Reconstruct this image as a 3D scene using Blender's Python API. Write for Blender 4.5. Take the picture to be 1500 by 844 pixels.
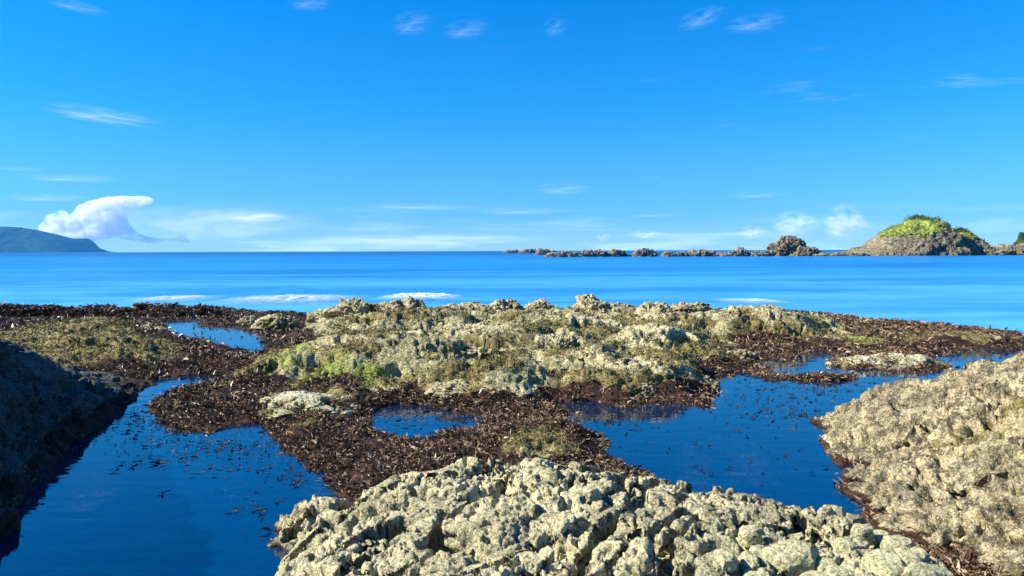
import bpy, math, random
import numpy as np
from mathutils import Matrix, Vector

# ------------------------------------------------------------------ camera, world, sun, exposure
for o in list(bpy.data.objects):
    bpy.data.objects.remove(o)
SC = bpy.context.scene
COL = SC.collection
F = 1083.0                       # focal length in photo pixels (1500 wide)
CAM_H = 1.6
PITCH = math.radians(2.89)
ROLL = math.radians(-0.2)
R_CAM = Matrix.Rotation(math.pi / 2 - PITCH, 3, 'X') @ Matrix.Rotation(ROLL, 3, 'Z')
cam_d = bpy.data.cameras.new('camera')
cam_d.sensor_width = 36.0
cam_d.lens = 36.0 * F / 1500.0
cam_d.clip_start = 0.05
cam_d.clip_end = 60000.0
cam = bpy.data.objects.new('camera', cam_d)
COL.objects.link(cam)
cam.matrix_world = Matrix.Translation((0, 0, CAM_H)) @ R_CAM.to_4x4()
SC.camera = cam

SUN_AZ = math.radians(-94.0)     # clockwise from the view direction: the sun stands to the left
SUN_EL = math.radians(34.0)
to_sun = Vector((math.sin(SUN_AZ) * math.cos(SUN_EL), math.cos(SUN_AZ) * math.cos(SUN_EL), math.sin(SUN_EL)))
sun_d = bpy.data.lights.new('sun', 'SUN')
sun_d.energy = 5.0
sun_d.angle = math.radians(0.5)
sun_d.color = (1.0, 0.91, 0.74)
sun = bpy.data.objects.new('sun', sun_d)
COL.objects.link(sun)
sun.rotation_euler = (-to_sun).to_track_quat('-Z', 'Y').to_euler()

SC.view_settings.view_transform = 'Standard'
SC.view_settings.look = 'None'
SC.view_settings.exposure = 1.3
SC.view_settings.gamma = 1.0
SC.view_settings.use_curve_mapping = False
SC.cycles.volume_bounces = 4
SC.cycles.max_bounces = 8

W = bpy.data.worlds.new('World')
SC.world = W
W.use_nodes = True


class NT:
    """small helper to write node trees"""
    def __init__(self, tree):
        self.t = tree
        tree.nodes.clear()

    def n(self, typ, ins=None, **props):
        nd = self.t.nodes.new(typ)
        for k, v in props.items():
            setattr(nd, k, v)
        for k, v in (ins or {}).items():
            self.put(nd.inputs[k], v)
        return nd

    def put(self, sock, v):
        if isinstance(v, bpy.types.NodeSocket):
            self.t.links.new(v, sock)
        elif hasattr(v, 'outputs'):
            self.t.links.new(v.outputs[0], sock)
        else:
            sock.default_value = v

    def math(self, op, a, b=0.0, c=None, clamp=False):
        nd = self.n('ShaderNodeMath', operation=op, use_clamp=clamp)
        self.put(nd.inputs[0], a)
        self.put(nd.inputs[1], b)
        if c is not None:
            self.put(nd.inputs[2], c)
        return nd.outputs[0]

    def mix(self, f, a, b, mode='MIX'):
        nd = self.n('ShaderNodeMix', data_type='RGBA', blend_type=mode)
        self.put(nd.inputs[0], f)
        self.put(nd.inputs[6], (*a, 1) if isinstance(a, tuple) and len(a) == 3 else a)
        self.put(nd.inputs[7], (*b, 1) if isinstance(b, tuple) and len(b) == 3 else b)
        return nd.outputs[2]

    def noise(self, vec, scale, detail=4.0, rough=0.55, dist=0.0):
        return self.n('ShaderNodeTexNoise', {'Vector': vec, 'Scale': scale, 'Detail': detail,
                                             'Roughness': rough, 'Distortion': dist}).outputs[0]

    def ramp(self, f, a, b, lo=0.0, hi=1.0):
        nd = self.n('ShaderNodeMapRange', {'Value': f, 'From Min': a, 'From Max': b, 'To Min': lo, 'To Max': hi},
                    interpolation_type='SMOOTHSTEP')
        return nd.outputs[0]

    def map(self, vec, scale=(1, 1, 1), rot=(0, 0, 0), loc=(0, 0, 0)):
        return self.n('ShaderNodeMapping', {'Vector': vec, 'Scale': scale, 'Rotation': rot, 'Location': loc}).outputs[0]

    def attr(self, name):
        return self.n('ShaderNodeAttribute', attribute_name=name).outputs['Fac']


def build_world():
    w = NT(W.node_tree)
    sky = w.n('ShaderNodeTexSky', sky_type='NISHITA', sun_disc=False, sun_elevation=SUN_EL,
              sun_rotation=SUN_AZ % (2 * math.pi), altitude=0.0, air_density=1.0, dust_density=0.0, ozone_density=1.0)
    # a saturated, polarised blue like the photograph's
    tc = w.n('ShaderNodeTexCoord').outputs['Generated']
    sep = w.n('ShaderNodeSeparateXYZ', {0: tc})
    rmp = w.n('ShaderNodeValToRGB', {0: w.math('MULTIPLY', sep.outputs[2], 2.0)})
    el = rmp.color_ramp.elements
    for k, (p, c) in enumerate([(0.0, (.22, .60, 1.60)), (.07, (.27, .68, 1.42)), (.2, (.20, .74, 1.33)), (.36, (.08, .78, 1.44)), (.64, (.0, .80, 1.70)), (1.0, (.0, .80, 1.70))]):
        e = el[k] if k < 2 else el.new(p)
        e.position = p
        e.color = (*c, 1)
        if k == 1:
            pass
    hsc = w.mix(1.0, sky.outputs[0], rmp.outputs[0], 'MULTIPLY')
    z = w.math('MAXIMUM', sep.outputs[2], 0.012)
    # high thin wisps, on a plane overhead
    u = w.math('DIVIDE', sep.outputs[0], z)
    v = w.math('DIVIDE', sep.outputs[1], z)
    pl = w.n('ShaderNodeCombineXYZ', {0: u, 1: v, 2: 0.0}).outputs[0]
    wn = w.noise(w.map(pl, (0.55, 0.9, 1), (0, 0, 0.35), (3.1, 1.7, 0)), 1.0, 7.0, 0.62, 0.6)
    wm = w.noise(w.map(pl, (0.16, 0.22, 1), (0, 0, 0.2), (8.3, 0.4, 0)), 1.0, 2.0, 0.5)
    wisps = w.math('MULTIPLY', w.ramp(wn, 0.56, 0.80), w.ramp(wm, 0.50, 0.66))
    wisps = w.math('MULTIPLY', wisps, w.ramp(sep.outputs[2], 0.05, 0.2, 0.0, 0.55))
    # soft banks of far cloud low over the horizon
    bn = w.noise(w.map(tc, (5.0, 5.0, 55.0), (0, 0, 0), (1.3, 0, 0.2)), 1.0, 6.0, 0.6, 0.3)
    low = w.math('MULTIPLY', w.ramp(bn, 0.46, 0.70), w.ramp(sep.outputs[2], 0.075, 0.01))
    low = w.math('ADD', w.math('MULTIPLY', low, 0.36), w.ramp(sep.outputs[2], 0.05, 0.0, 0.0, 0.26))
    c1 = w.mix(wisps, hsc, (8.0, 10.0, 13.0))
    c2 = w.mix(low, c1, (9.0, 11.5, 14.0))
    bg = w.n('ShaderNodeBackground', {'Color': c2, 'Strength': 0.05})
    out = w.n('ShaderNodeOutputWorld', {'Surface': bg.outputs[0]})


build_world()

# ------------------------------------------------------------------ numeric helpers
rng = np.random.default_rng(7)
random.seed(7)
RC = np.array(R_CAM)


def ray(px, py):
    v = RC @ np.array([(px - 750.0) / F, (422.0 - py) / F, -1.0])
    return v / v[1]              # one metre forward


def at(px, py, z=0.0):
    """point of height z on the sight line that the camera has towards a photo pixel"""
    r = ray(px, py)
    t = (z - CAM_H) / r[2]
    return np.array([r[0] * t, t, z])


def atd(px, py, d):
    r = ray(px, py)
    return np.array([r[0] * d, d, CAM_H + r[2] * d])


def sst(a, b, x):
    t = np.clip((x - a) / (b - a), 0, 1)
    return t * t * (3 - 2 * t)


G12 = np.array([[1, 1, 0], [-1, 1, 0], [1, -1, 0], [-1, -1, 0], [1, 0, 1], [-1, 0, 1], [1, 0, -1], [-1, 0, -1],
                [0, 1, 1], [0, -1, 1], [0, 1, -1], [0, -1, -1], [1, 1, 0], [-1, 1, 0], [0, -1, 1], [0, -1, -1]], np.float32)


def hsh(i, j, k, seed):
    h = (i.astype(np.uint32) * np.uint32(374761393) + j.astype(np.uint32) * np.uint32(668265263)
         + k.astype(np.uint32) * np.uint32(2147483647) + np.uint32((seed * 1274126177) & 0xffffffff))
    h = (h ^ (h >> np.uint32(13))) * np.uint32(1274126177)
    h = (h ^ (h >> np.uint32(16))) * np.uint32(2246822519)
    return h ^ (h >> np.uint32(15))


def perlin(P, seed=0):
    P = P.astype(np.float32)
    I = np.floor(P)
    f = P - I
    I = I.astype(np.int64)
    w = f * f * f * (f * (f * 6 - 15) + 10)
    out = np.zeros(len(P), np.float32)
    for dx in (0, 1):
        wx = w[:, 0] if dx else 1 - w[:, 0]
        for dy in (0, 1):
            wy = w[:, 1] if dy else 1 - w[:, 1]
            for dz in (0, 1):
                wz = w[:, 2] if dz else 1 - w[:, 2]
                g = G12[hsh(I[:, 0] + dx, I[:, 1] + dy, I[:, 2] + dz, seed) & np.uint32(15)]
                out += wx * wy * wz * (g[:, 0] * (f[:, 0] - dx) + g[:, 1] * (f[:, 1] - dy) + g[:, 2] * (f[:, 2] - dz))
    return out


def fbm(P, seed=0, octv=4, gain=0.5):
    s = np.zeros(len(P), np.float32)
    a = 1.0
    for k in range(octv):
        s += a * perlin(P * (2.03 ** k) + 17.3 * k, seed + k)
        a *= gain
    return s


def worley(P, seed=0):
    P = P.astype(np.float32)
    I = np.floor(P).astype(np.int64)
    f1 = np.full(len(P), 9.0, np.float32)
    f2 = np.full(len(P), 9.0, np.float32)
    for dx in (-1, 0, 1):
        for dy in (-1, 0, 1):
            for dz in (-1, 0, 1):
                h = hsh(I[:, 0] + dx, I[:, 1] + dy, I[:, 2] + dz, seed)
                q = np.stack([(h & np.uint32(1023)), (h >> np.uint32(10)) & np.uint32(1023), (h >> np.uint32(20)) & np.uint32(1023)], 1).astype(np.float32) / 1023.0
                d = q + (I + np.array([dx, dy, dz])).astype(np.float32) - P
                r = np.sqrt((d * d).sum(1))
                m = r < f1
                f2 = np.where(m, f1, np.minimum(f2, r))
                f1 = np.where(m, r, f1)
    return f1, f2


def facets(P, seed=0):
    """angular broken blocks: distance to the joint, and a random tilted top for every block"""
    P = P.astype(np.float32)
    I = np.floor(P).astype(np.int64)
    f1 = np.full(len(P), 9.0, np.float32)
    f2 = np.full(len(P), 9.0, np.float32)
    hv = np.zeros(len(P), np.float32)
    for dx in (-1, 0, 1):
        for dy in (-1, 0, 1):
            for dz in (-1, 0, 1):
                h = hsh(I[:, 0] + dx, I[:, 1] + dy, I[:, 2] + dz, seed)
                q = np.stack([(h & np.uint32(1023)), (h >> np.uint32(10)) & np.uint32(1023), (h >> np.uint32(20)) & np.uint32(1023)], 1).astype(np.float32) / 1023.0
                d = q + (I + np.array([dx, dy, dz])).astype(np.float32) - P
                r = np.sqrt((d * d).sum(1))
                h2 = hsh(I[:, 0] + dx, I[:, 1] + dy, I[:, 2] + dz, seed + 55)
                g = np.stack([(h2 & np.uint32(255)), (h2 >> np.uint32(8)) & np.uint32(255), (h2 >> np.uint32(16)) & np.uint32(255)], 1).astype(np.float32) / 127.5 - 1
                top = (d * g).sum(1) * 0.8 + ((h2 >> np.uint32(24)).astype(np.float32) / 255.0 - 0.5)
                m = r < f1
                f2 = np.where(m, f1, np.minimum(f2, r))
                hv = np.where(m, top, hv)
                f1 = np.where(m, r, f1)
    return f1, f2, hv


def poly_sd(x, y, poly):
    """signed distance to a polygon, positive outside"""
    poly = np.asarray(poly, np.float64)[:, :2]
    d = np.full(x.shape, 1e9)
    ins = np.zeros(x.shape, bool)
    n = len(poly)
    for i in range(n):
        ax, ay = poly[i]
        bx, by = poly[(i + 1) % n]
        ex, ey = bx - ax, by - ay
        t = np.clip(((x - ax) * ex + (y - ay) * ey) / (ex * ex + ey * ey + 1e-12), 0, 1)
        d = np.minimum(d, np.hypot(x - ax - t * ex, y - ay - t * ey))
        c = ((ay > y) != (by > y)) & (x < (bx - ax) * (y - ay) / (by - ay + 1e-12) + ax)
        ins ^= c
    return np.where(ins, -d, d)


def px_poly(pts, z=0.0):
    return [at(p[0], p[1], z)[:2] for p in pts]


# ------------------------------------------------------------------ object helpers
def tag(o, label=None, cat=None, group=None, kind=None):
    if label: o['label'] = label
    if cat: o['category'] = cat
    if group: o['group'] = group
    if kind: o['kind'] = kind
    return o


def mesh_obj(name, V, faces, mat, parent=None, smooth=True, attrs=None, origin=None):
    """V: (n,3) array, faces: (m,k) int array; linked as one mesh object"""
    V = np.asarray(V, np.float32)
    faces = np.asarray(faces, np.int32)
    if origin is None:
        origin = np.zeros(3)
    me = bpy.data.meshes.new(name)
    me.vertices.add(len(V))
    me.vertices.foreach_set('co', (V - np.asarray(origin, np.float32)).ravel())
    k = faces.shape[1]
    me.loops.add(faces.size)
    me.loops.foreach_set('vertex_index', faces.ravel())
    me.polygons.add(len(faces))
    me.polygons.foreach_set('loop_start', np.arange(0, faces.size, k, dtype=np.int32))
    try:
        me.polygons.foreach_set('loop_total', np.full(len(faces), k, np.int32))
    except Exception:
        pass
    me.polygons.foreach_set('use_smooth', np.full(len(faces), smooth))
    for an, av in (attrs or {}).items():
        a = me.attributes.new(an, 'FLOAT', 'POINT')
        a.data.foreach_set('value', np.asarray(av, np.float32))
    me.update()
    me.validate()
    me.materials.append(mat)
    o = bpy.data.objects.new(name, me)
    COL.objects.link(o)
    if parent is not None:
        o.parent = parent
    else:
        o.location = [float(c) for c in origin]
    return o


def grid_faces(n, m, keep=None):
    """quads of an (n,m) vertex grid; keep: bool per vertex, a quad stays when any corner does"""
    i = np.arange(n * m).reshape(n, m)
    q = np.stack([i[:-1, :-1], i[:-1, 1:], i[1:, 1:], i[1:, :-1]], -1).reshape(-1, 4)
    if keep is not None:
        q = q[keep.ravel()[q].any(1)]
    return q


def compact(V, q, attrs):
    used = np.zeros(len(V), bool)
    used[q.ravel()] = True
    idx = np.cumsum(used) - 1
    return V[used], idx[q], {k: a[used] for k, a in attrs.items()}


def grid_normals(P):
    du = np.gradient(P, axis=0)
    dv = np.gradient(P, axis=1)
    N = np.cross(dv, du)
    N /= np.linalg.norm(N, axis=-1, keepdims=True) + 1e-9
    return np.where(N[..., 2:3] < 0, -N, N)


# ------------------------------------------------------------------ materials
def material(name):
    m = bpy.data.materials.new(name)
    m.use_nodes = True
    return m, NT(m.node_tree)


def rock_material(name, pale, grey, dark, dark_amt, fine, speck=0.5, use_masks=False, warm=None):
    """lumpy intertidal rock; `fine` = features per metre of the finest grain"""
    m, t = material(name)
    co = t.n('ShaderNodeTexCoord').outputs['Object']
    n1 = t.noise(co, fine * 0.02, 5, 0.6)
    n2 = t.noise(co, fine * 0.10, 6, 0.65, 0.4)
    n3 = t.noise(co, fine * 0.5, 5, 0.7)
    c = t.mix(t.ramp(n1, 0.38, 0.62), pale, grey)
    if warm:
        c = t.mix(t.ramp(t.noise(co, fine * 0.035, 4, 0.6), 0.5, 0.66, 0, 0.7), c, warm)
    c = t.mix(t.ramp(n3, 0.42, 0.66, 0, 0.55), c, tuple(x * 0.42 for x in grey))
    vor = t.n('ShaderNodeTexVoronoi', {'Vector': co, 'Scale': fine * 0.45, 'Randomness': 1.0})
    c = t.mix(t.math('MULTIPLY', t.ramp(vor.outputs['Distance'], 0.36, 0.12), t.math('MULTIPLY', t.ramp(n2, 0.45, 0.6), speck)), c,
              (0.56, 0.54, 0.44))
    c = t.mix(t.math('MULTIPLY', t.ramp(n2, 0.62 - dark_amt, 0.74 - dark_amt), 0.85), c, dark)
    sp = t.noise(co, fine * 0.22, 7, 0.75, 0.3)
    c = t.mix(t.ramp(sp, 0.585, 0.66, 0, 0.85), c, dark)
    fg = t.noise(co, fine * 0.9, 4, 0.7)
    c = t.mix(t.ramp(fg, 0.50, 0.62, 0, 0.75), c, tuple(x * 0.22 for x in grey))
    c = t.mix(t.ramp(fg, 0.47, 0.36, 0, 0.5), c, tuple(min(.72, x * 1.35) for x in pale))
    rough = 0.85
    if use_masks:
        turf, green, weed = t.attr('turf'), t.attr('green'), t.attr('weed')
        tn = t.noise(co, fine * 0.25, 5, 0.7)
        tcol = t.mix(t.ramp(tn, 0.35, 0.65), (0.075, 0.060, 0.020), (0.29, 0.245, 0.090))
        c = t.mix(t.ramp(t.math('ADD', turf, t.math('MULTIPLY', t.math('SUBTRACT', n2, 0.5), 1.3)), 0.42, 0.68, 0, 0.92), c, tcol)
        gcol = t.mix(t.ramp(tn, 0.35, 0.65), (0.12, 0.17, 0.02), (0.30, 0.38, 0.07))
        c = t.mix(t.ramp(t.math('ADD', green, t.math('MULTIPLY', t.math('SUBTRACT', n2, 0.5), 1.8)), 0.42, 0.85, 0, 0.75), c, gcol)
        wcol = t.mix(t.ramp(tn, 0.4, 0.7), (0.022, 0.011, 0.008), (0.085, 0.042, 0.026))
        c = t.mix(t.ramp(t.math('ADD', weed, t.math('MULTIPLY', t.math('SUBTRACT', n3, 0.5), 0.8)), 0.42, 0.62), c, wcol)
    b1 = t.n('ShaderNodeBump', {'Height': n3, 'Strength': 1.0, 'Distance': 2.2 / fine})
    b2 = t.n('ShaderNodeBump', {'Height': vor.outputs['Distance'], 'Strength': 0.5, 'Distance': 1.0 / fine, 'Normal': b1.outputs[0]}, invert=True)
    p = t.n('ShaderNodeBsdfPrincipled', {'Base Color': c, 'Roughness': rough, 'Normal': b2.outputs[0], 'Specular IOR Level': 0.25})
    t.n('ShaderNodeOutputMaterial', {'Surface': p.outputs[0]})
    return m


M_PLAT = rock_material('platform_rock', (0.66, 0.60, 0.34), (0.31, 0.295, 0.15), (0.035, 0.030, 0.016), 0.10, 38.0, 0.6, True)
M_FORE = rock_material('foreground_rock', (0.68, 0.62, 0.37), (0.36, 0.335, 0.20), (0.035, 0.038, 0.027), 0.105, 110.0, 0.6, True)
M_RIGHT = rock_material('right_rock', (0.58, 0.50, 0.30), (0.27, 0.23, 0.145), (0.045, 0.040, 0.03), 0.165, 95.0, 1.0, True, (0.42, 0.36, 0.19))
M_SHADE = rock_material('left_rock_painted_shade', (0.085, 0.115, 0.11), (0.045, 0.062, 0.06), (0.012, 0.015, 0.016), 0.10, 60.0, 0.25, True)  # shade and its blue sky fill are put into this rock's colour
M_BOULDER = rock_material('boulder_rock', (0.55, 0.50, 0.30), (0.32, 0.29, 0.17), (0.04, 0.035, 0.022), 0.05, 40.0, 0.5, True)
M_WHITE = rock_material('bleached_rock', (0.70, 0.67, 0.45), (0.56, 0.54, 0.34), (0.12, 0.11, 0.07), -0.02, 40.0, 0.4, True)
M_SLAB = rock_material('slab_stone', (0.54, 0.52, 0.30), (0.43, 0.42, 0.25), (0.08, 0.08, 0.06), -0.04, 90.0, 0.2)
M_ISLET = rock_material('islet_rock', (0.32, 0.275, 0.17), (0.16, 0.14, 0.09), (0.045, 0.04, 0.03), 0.05, 1.6, 0.0)
M_REEF = rock_material('reef_rock', (0.32, 0.30, 0.24), (0.16, 0.155, 0.135), (0.03, 0.032, 0.035), 0.08, 2.5, 0.1)


def leaf_material(name, dark, light, rough=0.45):
    m, t = material(name)
    tint = t.attr('tint')
    c = t.mix(tint, dark, light)
    p = t.n('ShaderNodeBsdfPrincipled', {'Base Color': c, 'Roughness': rough, 'Specular IOR Level': 0.3})
    t.n('ShaderNodeOutputMaterial', {'Surface': p.outputs[0]})
    return m


M_WEED = leaf_material('brown_seaweed', (0.045, 0.021, 0.013), (0.37, 0.27, 0.165), 0.40)  # light tint: tan frond tips, with wet glints painted into the same colour
M_SCRAP = leaf_material('wet_seaweed', (0.010, 0.007, 0.008), (0.035, 0.02, 0.016), 0.6)
M_TURF = leaf_material('turf_algae', (0.06, 0.05, 0.015), (0.30, 0.26, 0.10), 0.7)
M_GRASS = leaf_material('islet_grass', (0.07, 0.12, 0.018), (0.28, 0.31, 0.05), 0.8)
M_BUSH = leaf_material('islet_bush', (0.02, 0.045, 0.012), (0.07, 0.11, 0.025), 0.8)


def headland_material():
    m, t = material('headland_forest')
    co = t.n('ShaderNodeTexCoord').outputs['Object']
    n = t.noise(co, 0.012, 6, 0.65)
    n2 = t.noise(co, 0.004, 4, 0.6)
    c = t.mix(t.ramp(n, 0.4, 0.65), (0.012, 0.03, 0.014), (0.035, 0.055, 0.025))
    c = t.mix(t.ramp(n2, 0.6, 0.72, 0, 0.6), c, (0.13, 0.12, 0.08))
    p = t.n('ShaderNodeBsdfPrincipled', {'Base Color': c, 'Roughness': 0.95, 'Specular IOR Level': 0.0})
    t.n('ShaderNodeOutputMaterial', {'Surface': p.outputs[0]})
    return m


def sea_material():
    m, t = material('sea_water')
    co = t.n('ShaderNodeTexCoord').outputs['Object']
    big = t.noise(t.map(co, (0.03, 0.16, 1)), 1.0, 4, 0.55, 0.3)
    mid = t.noise(t.map(co, (0.35, 1.1, 1), (0, 0, 0.1)), 1.0, 4, 0.6, 0.3)
    fin = t.noise(t.map(co, (1.6, 4.0, 1), (0, 0, -0.1)), 1.0, 3, 0.6)
    h = t.math('ADD', t.math('MULTIPLY', mid, 0.30), t.math('MULTIPLY', fin, 0.035))
    bump = t.n('ShaderNodeBump', {'Height': h, 'Strength': 0.32, 'Distance': 1.0})
    yy = t.n('ShaderNodeSeparateXYZ', {0: co}).outputs[1]
    c = t.mix(t.ramp(big, 0.38, 0.60), (0.005, 0.125, 0.38), (0.015, 0.21, 0.54))
    far = t.mix(t.ramp(big, 0.38, 0.60), (0.001, 0.055, 0.19), (0.002, 0.085, 0.26))
    shoal = t.mix(t.ramp(big, 0.36, 0.60), (0.03, 0.23, 0.50), (0.09, 0.37, 0.68))
    c = t.mix(t.ramp(yy, 75.0, 14.0, 0, 0.9), c, shoal)
    c = t.mix(t.ramp(yy, 90.0, 500.0), c, far)
    p = t.n('ShaderNodeBsdfPrincipled', {'Base Color': c, 'Roughness': 0.32, 'IOR': 1.333, 'Normal': bump.outputs[0]})
    t.n('ShaderNodeOutputMaterial', {'Surface': p.outputs[0]})
    return m


def pool_material():
    """clear still water: mirror by Fresnel, else the tinted bottom plus a little blue of the water itself"""
    m, t = material('pool_water')
    co = t.n('ShaderNodeTexCoord').outputs['Object']
    n = t.noise(t.map(co, (2.2, 5.0, 1), (0, 0, 0.3)), 1.0, 3, 0.55, 0.4)
    bump = t.n('ShaderNodeBump', {'Height': n, 'Strength': 0.022, 'Distance': 0.2})
    fr = t.n('ShaderNodeFresnel', {'IOR': 2.0, 'Normal': bump.outputs[0]})
    gl = t.n('ShaderNodeBsdfAnisotropic', {'Color': (1, 1, 1, 1), 'Roughness': 0.02, 'Normal': bump.outputs[0]})
    tr = t.n('ShaderNodeBsdfTransparent', {'Color': (0.18, 0.60, 0.85, 1)})
    df = t.n('ShaderNodeBsdfDiffuse', {'Color': (0.0, 0.075, 0.25, 1)})
    body = t.n('ShaderNodeMixShader', {0: 0.18})
    t.put(body.inputs[1], tr.outputs[0]); t.put(body.inputs[2], df.outputs[0])
    mx = t.n('ShaderNodeMixShader', {0: fr.outputs[0]})
    t.put(mx.inputs[1], body.outputs[0]); t.put(mx.inputs[2], gl.outputs[0])
    t.n('ShaderNodeOutputMaterial', {'Surface': mx.outputs[0]})
    return m


def foam_material():
    m, t = material('sea_foam')
    co = t.n('ShaderNodeTexCoord').outputs['Object']
    n = t.noise(t.map(co, (0.8, 3.0, 3.0)), 2.2, 6, 0.65, 0.4)
    df = t.n('ShaderNodeBsdfDiffuse', {'Color': (0.75, 0.8, 0.82, 1)})
    tr = t.n('ShaderNodeBsdfTransparent')
    f = t.math('MULTIPLY', t.ramp(n, 0.18, 0.72), t.attr('foam'))
    mx = t.n('ShaderNodeMixShader', {0: f})
    t.put(mx.inputs[1], tr.outputs[0]); t.put(mx.inputs[2], df.outputs[0])
    t.n('ShaderNodeOutputMaterial', {'Surface': mx.outputs[0]})
    return m


M_HEAD = headland_material()
M_SEA = sea_material()
M_POOL = pool_material()
M_FOAM = foam_material()

# ------------------------------------------------------------------ layout of the shore (metres; camera at the origin)
POOL_LEFT = px_poly([(-330, 1000), (-150, 850), (0, 785), (40, 722), (62, 690), (110, 655), (170, 610), (205, 570), (228, 556), (290, 549),
                     (335, 551), (300, 562), (258, 571), (228, 583), (208, 600), (228, 619), (270, 633), (300, 643), (340, 628),
                     (370, 624), (402, 650), (440, 690), (480, 716), (520, 760), (540, 850), (560, 1000)])
POOL_RIGHT = px_poly([(825, 592), (870, 590), (920, 601), (960, 593), (1042, 597), (1056, 576), (1050, 551), (1085, 545), (1140, 560), (1152, 553),
                      (1108, 536), (1110, 525), (1135, 527), (1165, 535), (1163, 520), (1195, 513), (1222, 519), (1236, 533), (1290, 541), (1350, 547),
                      (1388, 541), (1362, 520), (1420, 515), (1500, 512), (1640, 510), (1640, 545), (1430, 575), (1330, 600),
                      (1260, 640), (1245, 690), (1280, 740), (1300, 785), (1240, 800), (1150, 790), (1110, 760), (1040, 730),
                      (980, 705), (905, 675), (882, 645), (848, 620)])
POOL_BACK = px_poly([(242, 475), (270, 470), (289, 470), (285, 479), (330, 482), (372, 489), (385, 505), (376, 516), (340, 506), (300, 496), (262, 491)], 0.12)
POOL_MID = px_poly([(543, 606), (570, 596), (620, 600), (660, 606), (705, 614), (690, 625), (640, 631), (600, 644), (558, 634)])
POOLS = [POOL_LEFT, POOL_RIGHT, POOL_BACK, POOL_MID]

EDGE = [at(px, py, z)[:2] for px, py, z in
        [(-500, 443, .2), (0, 440, .25), (200, 441, .25), (330, 443, .2), (370, 449, .15), (470, 448, .25), (640, 441, .35), (760, 443, .3),
         (870, 440, .35), (1000, 445, .2), (1130, 450, .12), (1200, 458, .08), (1260, 467, .05), (1360, 474, .05), (1450, 487, .04),
         (1500, 490, .04), (1700, 505, .04), (2100, 520, .04)]]
EDGE_X = np.array([e[0] for e in EDGE]); EDGE_Y = np.array([e[1] for e in EDGE])
_o = np.argsort(EDGE_X); EDGE_X, EDGE_Y = EDGE_X[_o], EDGE_Y[_o]


def mx_(px, d):
    return (px - 750.0) / F * d


# (photo column, distance, peak, radius across, radius along)
MOUNDS = [
    (610, 10.0, .42, 2.0, 1.6), (480, 9.4, .29, 1.1, .9), (760, 10.4, .43, 1.2, 1.1), (690, 8.3, .27, .75, .65), (740, 8.2, .25, .5, .55),
    (540, 7.7, .12, .4, .35),
    (850, 9.3, .38, .8, .8), (930, 8.5, .29, .75, .6), (880, 8.1, .24, .5, .45), (1000, 9.3, .30, .6, .6), (960, 11.0, .42, .9, .9),
    (1090, 13.2, .52, 1.1, .7), (1180, 13.4, .30, .9, .6), (1000, 13.5, .38, 1.0, .7), (1260, 12.2, .12, .9, .5), (1330, 11.6, .10, .8, .4),
    (830, 5.9, .13, .45, .45), (770, 5.7, .10, .35, .3),
    (60, 11.4, .28, 2.6, 1.7), (150, 10.2, .12, 1.1, .6), (150, 13.5, .30, 1.6, 1.2), (210, 13.0, .32, .5, .4),
    (620, 13.4, .50, 1.6, 1.0), (800, 13.2, .48, 1.2, 1.0), (900, 14.5, .42, 1.4, 1.2), (500, 13.0, .32, .9, .7),
    (1420, 12.3, .14, .8, .4),
]


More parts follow.
